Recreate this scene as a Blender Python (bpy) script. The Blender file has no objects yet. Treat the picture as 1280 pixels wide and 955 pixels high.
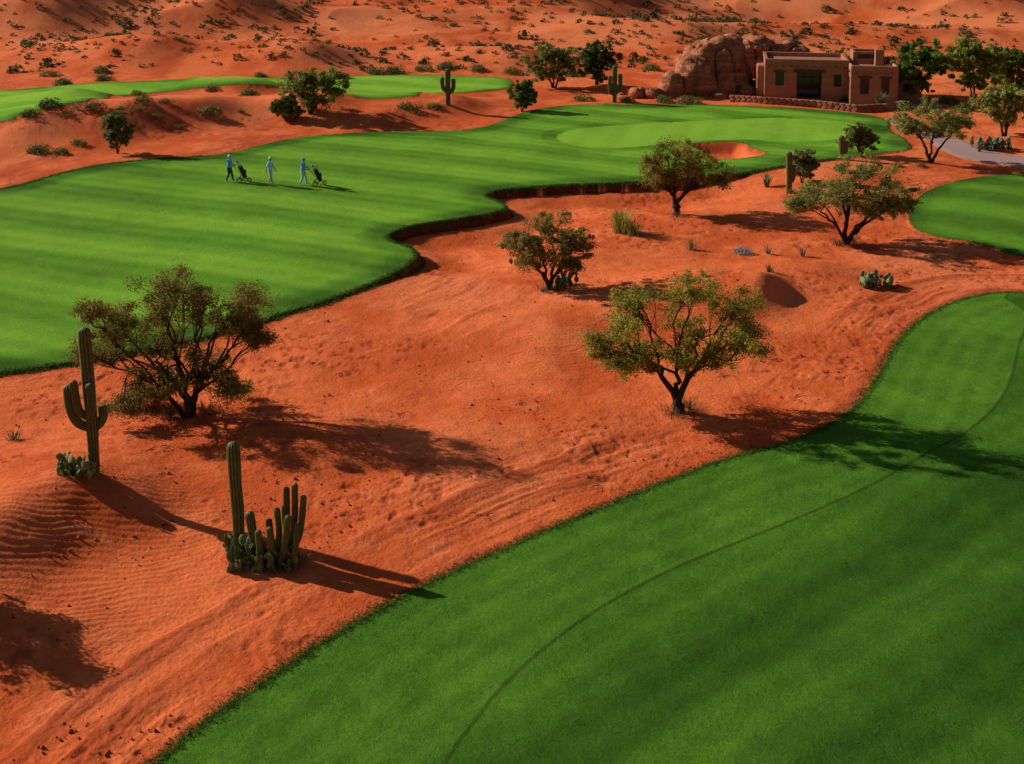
import bpy, math, random
import numpy as np
from mathutils import Vector, noise as mnoise
rng=np.random.default_rng(7); random.seed(7)
F=1545.0; PITCH=math.radians(8.0); H=18.5; CY=-135+F*math.tan(PITCH)
SX,SY=0.925,-0.38
SUN_AZ=math.atan2(-SX,-SY); SUN_EL=math.radians(27)
sc=bpy.context.scene; col=sc.collection
# ------------------------------------------------------------ noise / height
def vnoise(x,y,seed=0):
    xi=np.floor(x).astype(np.int64); yi=np.floor(y).astype(np.int64)
    xf=x-xi; yf=y-yi
    def h(a,b):
        n=(a*374761393+b*668265263+seed*144269504)&0xffffffff
        n=((n^(n>>13))*1274126177)&0xffffffff
        return ((n^(n>>16))&0xffff)/65535.0
    u=xf*xf*xf*(xf*(xf*6-15)+10); v=yf*yf*yf*(yf*(yf*6-15)+10)
    a=h(xi,yi);b=h(xi+1,yi);c=h(xi,yi+1);d=h(xi+1,yi+1)
    return ((a+(b-a)*u)*(1-v)+(c+(d-c)*u)*v)*2-1
def fbm(x,y,o=3,seed=0):
    s=0;a=1;t=0
    for i in range(o):
        c,sn=math.cos(i*1.1),math.sin(i*1.1)
        xx=x*c-y*sn;yy=x*sn+y*c
        s=s+a*vnoise(xx*2**i+i*17.3,yy*2**i-i*9.1,seed+i); t+=a; a*=.5
    return s/t
def sm(a,b,x):
    t=np.clip((x-a)/(b-a),0,1); return t*t*(3-2*t)
def rays(px,py):
    px=np.asarray(px,float);py=np.asarray(py,float)
    dx=(px-640)/F; v=(CY-py)/F
    return dx, math.cos(PITCH)+v*math.sin(PITCH), -math.sin(PITCH)+v*math.cos(PITCH)
def flat(px,py):
    dx,dy,dz=rays(px,py); t=-H/dz; return dx*t,dy*t
DUNES=[] # x,y,h, wind sigma, lee sigma, cross sigma
def dune(px,py,h,w,l,c):
    x,y=flat(px,py); DUNES.append((float(x),float(y),h,w,l,c))
dune(60,640,1.1,5.5,2.4,3.4); dune(-60,720,.8,4.0,2.3,2.6); dune(165,640,0.30,3,1.2,1.4); dune(20,800,.4,4,1.8,2)
dune(945,372,1.1,5,1.3,2.5); dune(880,395,.35,4,2,2.2); dune(1020,340,.35,4,1.5,2)
dune(150,165,2.0,12,3.4,4.5); dune(40,175,1.3,9,3.2,4); dune(250,150,1.6,10,3.2,4.5)
dune(400,142,1.4,9,3.0,4.0); dune(560,137,1.2,9,3.,3.6); dune(310,114,1.2,9,3.,3.2); dune(90,140,1.2,10,3.4,3.6)
dune(480,150,.8,7,2.6,3.4)
dune(380,82,2.6,20,5,6); dune(180,78,2.2,18,5,6); dune(640,80,1.8,14,5,6); dune(1200,25,7,34,10,12); dune(700,30,4,30,9,10); dune(1000,15,6,30,10,12); dune(60,45,4,26,8,9); dune(300,40,3.5,26,8,9); dune(480,15,5,30,9,10); dune(850,60,2,16,6,6)
dune(1060,225,.4,6,3,3.4); dune(1230,245,.3,6,3,3);dune(680,420,.35,5,2.0,3); dune(560,570,.25,5,2.3,3); dune(380,560,.3,4,1.8,2.5); dune(720,540,.2,4,2,3); dune(790,395,.3,4,1.6,2)
def hbase(x,y):
    h=0.10*fbm(x/7,y/7,3,3)+0.25*fbm(x/26,y/26,2,9)
    s=sm(132,175,y)
    r=1-np.abs(fbm(x/55,y/34,3,21))*2
    r2=1-np.abs(fbm(x/17,y/12,2,33))*2
    h=h+s*(3.2*r+0.8*r2)+np.clip(y-140,0,250)*0.015
    h=h+0.12*sm(75,90,y)*fbm(x/4.5,y/4.5,2,41)
    for (cx,cy,hh,w,l,c) in DUNES:
        dx=x-cx;dy=y-cy
        a=dx*SX+dy*SY; b=-dx*SY+dy*SX
        sg=np.where(a<0,w,l)
        h=h+hh*np.exp(-(a/sg)**2-(b/c)**2)
    return h
def unproj(px,py,hf=hbase,n=14):
    px=np.atleast_1d(np.asarray(px,float));py=np.atleast_1d(np.asarray(py,float))
    dx,dy,dz=rays(px,py); z=np.zeros_like(px)
    for i in range(n):
        t=(z-H)/dz; x=dx*t;y=dy*t
        z=z*.35+hf(x,y)*.65
    t=(z-H)/dz
    return np.stack([dx*t,dy*t,hf(dx*t,dy*t)],1)
def spline(pts,closed,k=4):
    P=np.array(pts,float); n=len(P); out=[]
    rg=range(n) if closed else range(n-1)
    for i in rg:
        if closed: p0,p1,p2,p3=P[i-1],P[i],P[(i+1)%n],P[(i+2)%n]
        else: p0,p1,p2,p3=P[max(i-1,0)],P[i],P[i+1],P[min(i+2,n-1)]
        for j in range(k):
            t=j/k
            out.append(.5*((2*p1)+(-p0+p2)*t+(2*p0-5*p1+4*p2-p3)*t*t+(-p0+3*p1-3*p2+p3)*t**3))
    if not closed: out.append(P[-1])
    return np.array(out)
def topoly(pts,closed=True,k=3):
    s=spline(pts,closed,k); return unproj(s[:,0],s[:,1])[:,:2]
def sdf(x,y,poly,closed=True,lim=11.0):
    shp=x.shape; x=x.ravel();y=y.ravel()
    res=np.full(x.shape,-lim if closed else lim)
    lo=poly.min(0)-lim;hi=poly.max(0)+lim
    idx=np.nonzero((x>lo[0])&(x<hi[0])&(y>lo[1])&(y<hi[1]))[0]
    n=len(poly)
    for s in range(0,len(idx),60000):
        ii=idx[s:s+60000]; X=x[ii];Y=y[ii]
        best=np.full(X.shape,1e9); ins=np.zeros(X.shape,bool)
        for i in range(n if closed else n-1):
            a=poly[i];b=poly[(i+1)%n]; ex=b[0]-a[0];ey=b[1]-a[1]; L=ex*ex+ey*ey+1e-12
            wx=X-a[0];wy=Y-a[1]
            t=np.clip((wx*ex+wy*ey)/L,0,1)
            d=(wx-t*ex)**2+(wy-t*ey)**2
            np.minimum(best,d,out=best)
            if closed:
                c=((a[1]>Y)!=(b[1]>Y))
                if c.any():
                    xc=a[0]+(Y-a[1])*ex/(ey if abs(ey)>1e-12 else 1e-12)
                    ins^=(c&(X<xc))
        d=np.sqrt(best)
        res[ii]=np.where(ins,d,np.maximum(-d,-lim)) if closed else np.minimum(d,lim)
    return res.reshape(shp)
A=topoly([(-300,505),(0,469),(60,461),(130,449),(200,436),(280,418),(340,399),(400,381),(450,363),(490,346),(514,332),(523,320),(516,311),(498,305),(487,300),(493,293),(512,285),(540,280),(580,274),(612,269),(634,262),(627,254),(610,247),(620,240),(660,236),(700,233),(750,231),(800,229),(830,227),(870,224),(915,220),(950,214),(975,210),(1010,204),(1060,198),(1110,192),(1138,186),(1130,174),(1112,164),(1108,150),(1060,141),(980,135),(900,132),(820,131),(750,131),(700,133),(655,141),(622,154),(590,162),(540,165),(480,165),(420,168),(370,173),(330,181),(290,191),(240,197),(180,201),(120,208),(60,222),(0,238),(-300,300)],k=4)
B=topoly([(60,1080),(120,1020),(195,955),(240,916),(290,880),(340,846),(400,806),(450,776),(500,748),(560,718),(620,691),(680,665),(740,640),(800,615),(860,592),(920,571),(960,561),(1000,548),(1040,530),(1070,508),(1090,480),(1105,455),(1120,430),(1140,408),(1170,388),(1210,373),(1250,367),(1290,369),(1500,392),(2100,480),(2600,1100),(1500,1400),(0,1400)])
C=topoly([(1300,217),(1240,220),(1200,226),(1170,235),(1150,245),(1138,258),(1135,275),(1145,288),(1170,297),(1210,303),(1250,314),(1290,324),(1450,340),(1700,330),(1700,240),(1450,215)])
D=topoly([(-200,118),(0,113),(60,109),(120,104),(200,101),(300,98),(400,97),(500,94),(600,96),(638,100),(636,110),(600,115),(540,119),(490,124),(460,124),(430,119),(400,113),(350,109),(300,107),(250,111),(180,118),(110,127),(50,139),(20,147),(0,154),(-200,180)])
BK=topoly([(864,182),(890,179),(925,179),(940,186),(957,192),(940,197),(905,200),(887,198),(878,190)])
GR=topoly([(695,173),(720,163),(800,156),(900,151),(1000,149),(1075,157),(1085,168),(1020,178),(930,176),(860,178),(780,186),(720,184)])
B2=topoly([(500,1060),(558,955),(590,910),(630,860),(690,806),(760,757),(850,710),(950,670),(1040,632),(1100,603),(1160,568),(1210,541),(1248,505),(1265,470),(1275,430),(1290,400),(1330,380),(2200,600),(2200,1300),(500,1300)],k=4)
A2=topoly([(-200,290),(0,262),(100,241),(190,225),(260,208),(340,193),(420,180),(500,171),(600,166),(650,160),(720,141)],False)
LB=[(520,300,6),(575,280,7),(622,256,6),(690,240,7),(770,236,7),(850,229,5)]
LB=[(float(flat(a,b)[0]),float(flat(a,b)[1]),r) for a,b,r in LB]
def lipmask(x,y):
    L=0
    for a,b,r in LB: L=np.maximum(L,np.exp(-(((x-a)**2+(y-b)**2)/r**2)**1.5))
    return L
def hfull(x,y,pre=None):
    x=np.asarray(x,float);y=np.asarray(y,float)
    if pre is None:
        sa=sdf(x,y,A);bk=sdf(x,y,BK);g=np.maximum(sa,np.maximum(sdf(x,y,B),np.maximum(sdf(x,y,C),sdf(x,y,D))))
    else: sa,bk,g=pre
    h=hbase(x,y); L=lipmask(x,y)
    wv=.20*fbm(x*1.1,y*1.1,2,141)+.10*fbm(x*3.5,y*3.5,2,143)
    h=h-L*(0.46*sm(0.02,.16,-sa+wv)+.36*sm(.2,2.8,-sa))*(1-.85*sm(2.5,9,-sa))
    h=h-0.65*sm(0,1.3,bk)
    h=h+0.08*sm(-.09,.05,np.where(bk>0,-1,g+wv*.5))
    return h
def place(px,py):
    p=unproj(px,py,hfull)[0]
    zc=p[1]*math.cos(PITCH)+(H-p[2])*math.sin(PITCH)
    return p,zc/F
# ------------------------------------------------------------ terrain mesh
u0=np.linspace(-.50,.50,980); ue=.50*np.exp(np.linspace(0.03,2.2,40))
U=np.concatenate([-ue[::-1],u0,ue])
D1=np.linspace(18**-.5,240**-.5,1250)**-2; D0=np.linspace(-15,17.8,36); D2=np.exp(np.linspace(math.log(241),math.log(1800),90))
YY=np.concatenate([D0,D1,D2]); W=np.maximum(YY,18)
X=U[None,:]*W[:,None]; Y=np.repeat(YY[:,None],len(U),1)
sA=sdf(X,Y,A);sB=sdf(X,Y,B);sC=sdf(X,Y,C);sD=sdf(X,Y,D);bk=sdf(X,Y,BK);gr=sdf(X,Y,GR)
G=np.maximum(np.maximum(sA,sB),np.maximum(sC,sD))
Z=hfull(X,Y,(sA,bk,G))
G=np.minimum(G,-bk)
sB2=sdf(X,Y,B2); cA=sdf(X,Y,A2,False)
cut=np.minimum(np.abs(sB2),cA+.02); cut=np.minimum(cut,np.abs(gr)+.05)
n2=fbm(X*1.3,Y*1.3,3,61); n3=fbm(X*.33,Y*.33,3,62); n5=fbm(X*.09,Y*.09,3,63); nf=fbm(X*4.2,Y*4.2,3,64)
wob=2.5*fbm(X/35,Y/35,2,77)
ph=X*0.45+Y*0.89+wob
st=np.tanh(1.5*np.sin(ph*2*np.pi/5.6))
tA=.72+.115*st+.04*np.sin(ph*2*np.pi/1.4)+.07*n3+.06*n5
tA=tA-.28*(1-sm(.8,2.4,sA)); tA=np.where(gr>0,.92+.03*np.tanh(2*np.sin((X-Y*.3)*2*np.pi/2.4)),tA); tA=np.where((gr<0)&(gr>-1.2),tA-.1,tA)
phB=X*.62-Y*.78+.6*n5
stB=np.tanh(1.3*np.sin(phB*2*np.pi/4.4))
tB=np.where(sB2>0,.36+.085*stB+.03*np.sin(phB*2*np.pi/1.1),.455+.02*n2+.03*np.sin(sB*2*np.pi/.9))+.08*fbm(X/4,Y/4,3,5)+.07*sm(30,48,Y)
tC=.56+.10*st-.15*(1-sm(.3,1.5,sC)); tD=.88+.10*st-.3*(1-sm(.2,1.5,sD))
tone=np.full(X.shape,.5)
tone=np.where(sA>-.5,tA,tone);tone=np.where(sB>-.5,tB,tone);tone=np.where(sC>-.5,tC,tone);tone=np.where(sD>-.5,tD,tone)
tone=tone+.06*fbm(X/9,Y/9,3,15)+.06*n2+.04*nf
rip=0*X
for px,py,r,w in [(130,730,3.2,1),(170,660,3,1),(60,680,4,1),(900,410,3,.9),(780,420,3.5,.9),(700,440,3.5,.9),(1000,380,2.5,.6),(230,600,2.5,.5),(640,610,2.5,.5),(560,470,3,.5),(820,330,3,.6),(620,520,3,.4)]:
    a,b=flat(px,py); rip=np.maximum(rip,w*np.exp(-(((X-a)**2+(Y-b)**2)/r**2)**1.5))
near=1-sm(75,130,Y); sandm=sm(.05,.5,-G)
rc=X*.32-Y*.95+.35*fbm(X*.5,Y*.5,2,71)+.07*n2
ripw=np.sin(rc*2*np.pi/.27)
def trk(s,fr,seed): return fbm(s*fr,.12*s+fbm(X*.12,Y*.12,2,seed)*2.5,3,seed+1)
tb=trk(sB+.25*n3,2.6,101); ta=trk(sA+.5*n3,1.6,111)
mb=sm(-5.5,-3,sB)*sm(-.05,-.5,sB)*sm(-.45,.2,n5+.45*n3); ma=sm(-10,-6,sA)*sm(-.1,-.7,sA)*sm(-.25,.3,n3+.6*fbm(X*.15,Y*.15,2,121))
scuff=np.maximum(0,fbm(X*3.1,Y*3.1,2,131)-.15)*sm(-.05,.35,fbm(X*.25,Y*.25,2,133))*(1-rip)
fp=0*X; trail=0*X
def stamp(a,b,R):
    r0,r1=np.searchsorted(YY,[b-R,b+R]); uu=a/b; c0,c1=np.searchsorted(U,[uu-R/b,uu+R/b]); return slice(r0,r1),slice(c0,c1)
for pts in [[(330,480),(450,560),(560,600),(700,570),(830,560)],[(1090,380),(1040,430),(980,500),(860,540)],[(180,560),(260,640),(330,760),(300,850)]]:
    q=spline(pts,False,60); q=unproj(q[:,0],q[:,1])[:,:2]; d=np.r_[0,np.cumsum(np.linalg.norm(np.diff(q,axis=0),axis=1))]
    ss=np.arange(0,d[-1],.62); fx=np.interp(ss,d,q[:,0]);fy=np.interp(ss,d,q[:,1])
    for k,(a,b) in enumerate(zip(fx,fy)):
        a+=rng.uniform(-.15,.15)+(.14 if k%2 else -.14); b+=rng.uniform(-.15,.15); am=rng.uniform(.2,1)
        S_=stamp(a,b,.5); rr=np.sqrt((X[S_]-a)**2+((Y[S_]-b)/1.3)**2)
        fp[S_]+= am*(-np.exp(-(rr/.11)**2)+.4*np.exp(-((rr-.2)/.08)**2))
fp=np.clip(fp,-1.,.7)
# wheel tracks: long paired shallow grooves
for pts,gap,am in [([(250,955),(330,880),(430,790),(560,705),(700,640),(830,585),(930,530),(1010,460),(1060,410),(1130,365),(1280,345)],1.3,1),([(430,720),(470,620),(450,520),(435,460),(460,405),(520,365),(600,340)],1.1,.6),([(1280,335),(1180,345),(1090,385),(1040,440),(960,500)],1.2,.8)]:
    q=spline(pts,False,24); q=unproj(q[:,0],q[:,1])[:,:2]
    dd=sdf(X,Y,q,False,lim=1.6)
    w=np.exp(-((dd-gap*.5)/.12)**2)-.35*np.exp(-((dd-gap*.5-.2)/.1)**2)
    trail=np.maximum(trail,am*w*(.1+.8*sm(-.2,.4,n3+.5*n2)))
dz=.030*n2+.06*n3+.012*nf*(1-rip)+.010*ripw*rip+.055*tb*mb+.05*ta*ma-.09*scuff+.030*fp-.03*trail
Z=Z+sandm*near*dz
Z=Z+(1-sandm)*near*.010*nf
def lerp(a,b,t): return a+(b-a)*t[...,None]
S=lerp(np.array((.62,.104,.026)),np.array((.82,.175,.054)),sm(-.45,.45,n3))
S=lerp(S,np.array((.86,.225,.082)),.5*sm(0,.7,n2+.5*n5)); S=lerp(S,np.array((.84,.225,.088)),.5*sm(.0,.6,n5+.3*n3))
S=lerp(S,np.array((.46,.078,.024)),.38*sm(.1,.6,nf)*(1-rip))
S=lerp(S,np.array((.31,.048,.015)),.60*mb*sm(0.0,.4,tb)); S=lerp(S,np.array((.40,.072,.024)),.50*ma*sm(0.02,.4,ta))
S=lerp(S,np.array((.42,.072,.024)),np.clip(trail,0,1)*.35)
S=lerp(S,np.array((.36,.06,.02)),np.clip(scuff*2,0,.5))
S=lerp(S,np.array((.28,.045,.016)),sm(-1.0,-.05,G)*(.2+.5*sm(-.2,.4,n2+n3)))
S=lerp(S,np.array((.12,.024,.012)),.88*lipmask(X,Y)*sm(-.46,-.28,sA))  # bunker lip wall: shade under the grass edge painted into the sand colour
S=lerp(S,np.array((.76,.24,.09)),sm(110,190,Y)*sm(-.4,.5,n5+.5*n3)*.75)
def grid_mesh(name,X,Y,Z):
    r,c=X.shape; me=bpy.data.meshes.new(name)
    V=np.stack([X,Y,Z],-1).reshape(-1,3).astype(np.float32)
    i=np.arange(r*c).reshape(r,c)
    Q=np.stack([i[:-1,:-1],i[:-1,1:],i[1:,1:],i[1:,:-1]],-1).reshape(-1,4).astype(np.int32)
    me.vertices.add(len(V));me.vertices.foreach_set('co',V.ravel())
    me.loops.add(Q.size);me.loops.foreach_set('vertex_index',Q.ravel())
    me.polygons.add(len(Q));me.polygons.foreach_set('loop_start',np.arange(0,Q.size,4,dtype=np.int32))
    me.update(calc_edges=True)
    me.polygons.foreach_set('use_smooth',np.ones(len(Q),bool))
    return me
me=grid_mesh('ground',X,Y,Z)
for nm,arr in (('g',G),('tone',tone),('cut',cut)):
    at=me.attributes.new(nm,'FLOAT','POINT'); at.data.foreach_set('value',arr.ravel().astype(np.float32))
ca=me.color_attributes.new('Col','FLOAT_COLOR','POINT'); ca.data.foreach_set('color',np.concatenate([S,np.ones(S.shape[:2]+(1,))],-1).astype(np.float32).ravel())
ground=bpy.data.objects.new('ground',me); col.objects.link(ground)
# ------------------------------------------------------------ materials
class NT:
    def __init__(s,name):
        s.m=bpy.data.materials.new(name); s.m.use_nodes=True; s.t=s.m.node_tree
        s.b=s.t.nodes['Principled BSDF']; s.out=s.t.nodes['Material Output']
    def n(s,t,**k):
        x=s.t.nodes.new(t)
        for a,b in k.items(): setattr(x,a,b)
        return x
    def l(s,a,b): s.t.links.new(a,b)
    def put(s,v,sock):
        if isinstance(v,(int,float)): sock.default_value=v
        elif isinstance(v,tuple): sock.default_value=(*v,1) if len(sock.default_value)==4 and len(v)==3 else v
        else: s.l(v,sock)
    def math(s,op,a,b=0,c=None,clamp=False):
        x=s.n('ShaderNodeMath',operation=op); x.use_clamp=clamp
        s.put(a,x.inputs[0]);s.put(b,x.inputs[1])
        if c is not None: s.put(c,x.inputs[2])
        return x.outputs[0]
    def mix(s,f,a,b,blend='MIX'):
        x=s.n('ShaderNodeMix',data_type='RGBA',blend_type=blend)
        s.put(f,x.inputs[0]);s.put(a,x.inputs[6]);s.put(b,x.inputs[7]); return x.outputs[2]
    def rng(s,v,a,b,c=0.,d=1.,smooth=True):
        x=s.n('ShaderNodeMapRange',interpolation_type='SMOOTHSTEP' if smooth else 'LINEAR')
        s.put(v,x.inputs[0]);
        for i,q in enumerate((a,b,c,d)): x.inputs[i+1].default_value=q
        return x.outputs[0]
    def noise(s,scale,det=3,vec=None,rough=.55,dist=0):
        x=s.n('ShaderNodeTexNoise'); x.inputs['Scale'].default_value=scale; x.inputs['Detail'].default_value=det
        x.inputs['Roughness'].default_value=rough; x.inputs['Distortion'].default_value=dist
        s.l(vec if vec is not None else s.pos(),x.inputs['Vector']); return x.outputs[0]
    def pos(s):
        if not hasattr(s,'_p'): s._p=s.n('ShaderNodeNewGeometry').outputs['Position']
        return s._p
    def att(s,nm,o='Fac'):
        return s.n('ShaderNodeAttribute',attribute_name=nm).outputs[o]
    def bump(s,h,st=1.,d=1.):
        b=s.n('ShaderNodeBump'); b.inputs['Strength'].default_value=st;b.inputs['Distance'].default_value=d
        s.l(h,b.inputs['Height']); s.l(b.outputs[0],s.b.inputs['Normal']); return b.outputs[0]
t=NT('ground_mat')
g=t.att('g');n1=t.noise(9,2);n4=t.noise(40,2,rough=.7)
edge=t.math('ADD',g,t.math('MULTIPLY',t.math('SUBTRACT',n1,.5),.50))
edge=t.math('ADD',edge,t.math('MULTIPLY',t.math('SUBTRACT',n4,.5),.28))
gf=t.rng(edge,-.03,.05)
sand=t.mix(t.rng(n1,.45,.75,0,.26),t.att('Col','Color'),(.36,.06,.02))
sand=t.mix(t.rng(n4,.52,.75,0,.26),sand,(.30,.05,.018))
tn=t.math('ADD',t.att('tone'),t.math('MULTIPLY',t.math('SUBTRACT',n4,.5),.85))
tn=t.math('ADD',tn,t.math('MULTIPLY',t.math('SUBTRACT',n1,.5),.20))
rp=t.n('ShaderNodeValToRGB'); t.l(tn,rp.inputs[0]); e=rp.color_ramp.elements
e[0].position=.05;e[0].color=(.018,.042,.005,1);e[1].position=1.;e[1].color=(.30,.52,.045,1)
x=e.new(.4);x.color=(.062,.160,.014,1)
x=e.new(.75);x.color=(.175,.370,.026,1)
grass=t.mix(t.rng(t.math('ADD',t.att('cut'),t.math('MULTIPLY',n4,.05)),.045,.12,.5,0),rp.outputs[0],(.012,.03,.005))
grass=t.mix(t.rng(g,.0,.35,.6,0),grass,(.025,.045,.010))
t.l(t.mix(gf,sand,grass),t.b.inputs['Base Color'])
t.b.inputs['Roughness'].default_value=.95; t.b.inputs['Specular IOR Level'].default_value=.03
hh=t.math('ADD',t.math('MULTIPLY',n4,t.rng(gf,0,1,.015,.055)),t.math('MULTIPLY',n1,.040))
t.bump(hh,.85)
me.materials.append(t.m)
def colmat(name,rough=.7,transl=0.,spec=.25,var=0.,bumps=None):
    t=NT(name); c=t.att('Col','Color')
    if var: c=t.mix(t.rng(t.noise(var,2),.3,.7,0,.35),c,(0.01,.008,.005))
    t.l(c,t.b.inputs['Base Color']); t.b.inputs['Roughness'].default_value=rough; t.b.inputs['Specular IOR Level'].default_value=spec
    if bumps: t.bump(t.noise(bumps[0],2),1,bumps[1])
    if transl:
        tr=t.n('ShaderNodeBsdfTranslucent'); t.l(c,tr.inputs[0]); mx=t.n('ShaderNodeMixShader'); mx.inputs[0].default_value=transl
        t.l(t.b.outputs[0],mx.inputs[1]);t.l(tr.outputs[0],mx.inputs[2]);t.l(mx.outputs[0],t.out.inputs[0])
    return t.m
M_leaf=colmat('leaf_mat',.65,.42,.08); M_bark=colmat('bark_mat',.9,0,.1,8); M_cact=colmat('cactus_mat',.6,0,.2,6)
M_obj=colmat('painted_mat',.5); M_cloth=colmat('cloth_mat',.85,0,.1)
def rockmat(name,a,b,c,sc_=1.,bs=.9):
    t=NT(name); p=t.pos(); mp=t.n('ShaderNodeMapping'); mp.inputs['Scale'].default_value=(.35,.35,2.2); t.l(p,mp.inputs[0])
    s=t.noise(1.2*sc_,4,mp.outputs[0]); n=t.noise(2.2*sc_,5,rough=.65); 
    cc=t.mix(t.rng(s,.35,.65),a,b); cc=t.mix(t.rng(n,.48,.7,0,.75),cc,c)
    t.l(cc,t.b.inputs['Base Color']); t.b.inputs['Roughness'].default_value=.95; t.b.inputs['Specular IOR Level'].default_value=.1
    t.bump(t.math('ADD',t.math('MULTIPLY',s,.45),t.math('MULTIPLY',n,.35)),bs); return t.m
M_rock=rockmat('sandstone_mat',(.34,.11,.05),(.52,.19,.09),(.14,.045,.024))
M_adobe=rockmat('adobe_mat',(.36,.15,.082),(.40,.17,.095),(.28,.11,.06),.8,.14)
def flatmat(name,c,r=.7,metal=0):
    t=NT(name); n=t.noise(6,3); t.l(t.mix(t.rng(n,.3,.7,0,.3),c,tuple(v*.7 for v in c)),t.b.inputs['Base Color']); t.b.inputs['Roughness'].default_value=r; t.b.inputs['Metallic'].default_value=metal; return t.m
M_dark=flatmat('glass_mat',(.015,.015,.018),.15); M_pave=flatmat('path_mat',(.38,.22,.19),.9)
# ------------------------------------------------------------ mesh accumulator
class Acc:
    def __init__(s): s.V=[];s.C=[];s.L=[];s.T=[];s.M=[];s.n=0
    def add(s,v,f,c,m=0):
        v=np.asarray(v,float).reshape(-1,3); f=np.asarray(f,int)
        c=np.asarray(c,float); c=np.broadcast_to(c,(len(v),3))
        s.V.append(v);s.C.append(c);s.L.append((f+s.n).ravel());s.T.append(np.full(len(f),f.shape[1]));s.M.append(np.full(len(f),m)); s.n+=len(v)
    def tube(s,pts,rad,c,sides=6,m=0,ribs=0,ramp=.13,cap=False,ridge=None):
        pts=np.asarray(pts,float);k=len(pts);rad=np.broadcast_to(np.asarray(rad,float),(k,))
        tg=np.gradient(pts,axis=0); tg/=np.linalg.norm(tg,axis=1)[:,None]+1e-9
        r=np.array([1.,0,0]) if abs(tg[0][0])<.8 else np.array([0,1.,0])
        th=np.arange(sides)*2*np.pi/sides
        md=1+ramp*np.cos(ribs*th) if ribs else np.ones(sides)
        V=[]
        for i in range(k):
            r=r-tg[i]*r.dot(tg[i]); r/=np.linalg.norm(r)+1e-9; b=np.cross(tg[i],r)
            V.append(pts[i]+rad[i]*md[:,None]*(np.cos(th)[:,None]*r+np.sin(th)[:,None]*b))
        i=np.arange(k*sides).reshape(k,sides); j=np.roll(i,-1,1)
        Q=np.stack([i[:-1],j[:-1],j[1:],i[1:]],-1).reshape(-1,4)
        cc=np.asarray(c,float)
        if ridge is not None:
            w=(.5+.5*np.cos(ribs*th))**2; cc=np.tile(cc[None]*(1-w[:,None])+np.asarray(ridge)[None]*w[:,None],(k,1))
        s.add(np.concatenate(V),Q,cc,m)
        if cap:
            for e,o in ((0,1),(k-1,-1)):
                ring=V[e]; s.add(np.vstack([ring,pts[e]]),np.array([[ (a+1)%sides,a,sides] if o==1 else [a,(a+1)%sides,sides] for a in range(sides)]),cc[0] if cc.ndim>1 else cc,m)
    def box(s,c,size,colr,m=0,rot=0):
        c=np.asarray(c,float);h=np.asarray(size,float)/2
        v=np.array([[x,y,z] for x in(-1,1) for y in(-1,1) for z in(-1,1)])*h
        cr,sr=math.cos(rot),math.sin(rot); v=np.stack([v[:,0]*cr-v[:,1]*sr,v[:,0]*sr+v[:,1]*cr,v[:,2]],1)+c
        s.add(v,[[0,1,3,2],[4,6,7,5],[0,4,5,1],[2,3,7,6],[0,2,6,4],[1,5,7,3]],colr,m)
    def ell(s,c,r,colr,m=0,nu=10,nv=7,R=None,off=0):
        u=np.arange(nu)*2*np.pi/nu; w=np.linspace(0,np.pi,nv)
        v=np.array([[math.sin(b)*math.cos(a),math.sin(b)*math.sin(a),math.cos(b)] for b in w for a in u])*np.asarray(r)
        v[:,2]+=off
        if R is not None: v=v@R.T
        i=np.arange(nu*nv).reshape(nv,nu);j=np.roll(i,-1,1)
        s.add(v+np.asarray(c),np.stack([i[:-1],i[1:],j[1:],j[:-1]],-1).reshape(-1,4),colr,m)
    def leaves(s,P,size,colr,m=1,asp=.55,out=None,jit=.75):
        n=len(P); nr=rng.normal(size=(n,3))
        if out is not None: nr=nr*jit/1.7+out/(np.linalg.norm(out,axis=1)[:,None]+1e-9)
        nr/=np.linalg.norm(nr,axis=1)[:,None]
        a=rng.normal(size=(n,3)); a-=nr*(a*nr).sum(1)[:,None]; a/=np.linalg.norm(a,axis=1)[:,None]+1e-9
        b=np.cross(nr,a)
        size=np.broadcast_to(size,(n,))[:,None]*rng.uniform(.6,1.35,(n,1))
        V=np.stack([P-a*size*.5,P+b*size*asp*.5,P+a*size*.5,P-b*size*asp*.5],1).reshape(-1,3)
        s.add(V,np.arange(4*n).reshape(n,4),np.repeat(np.broadcast_to(colr,(n,3)),4,0),m)
    def obj(s,name,mats,loc=(0,0,0),smooth=True,parent=None,rot=0):
        me=bpy.data.meshes.new(name);V=np.concatenate(s.V);L=np.concatenate(s.L).astype(np.int32);T=np.concatenate(s.T).astype(np.int32)
        me.vertices.add(len(V));me.vertices.foreach_set('co',V.astype(np.float32).ravel())
        me.loops.add(len(L));me.loops.foreach_set('vertex_index',L)
        me.polygons.add(len(T));me.polygons.foreach_set('loop_start',np.concatenate([[0],np.cumsum(T)[:-1]]).astype(np.int32))
        for mm in mats: me.materials.append(mm)
        me.polygons.foreach_set('material_index',np.concatenate(s.M).astype(np.int32))
        me.update(calc_edges=True)
        me.polygons.foreach_set('use_smooth',np.full(len(T),smooth))
        ca=me.color_attributes.new('Col','FLOAT_COLOR','POINT'); C=np.concatenate(s.C); ca.data.foreach_set('color',np.hstack([C,np.ones((len(C),1))]).astype(np.float32).ravel())
        me.validate()
        o=bpy.data.objects.new(name,me);col.objects.link(o);o.location=loc;o.rotation_euler=(0,0,rot)
        if parent: o.parent=parent
        return o
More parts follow.
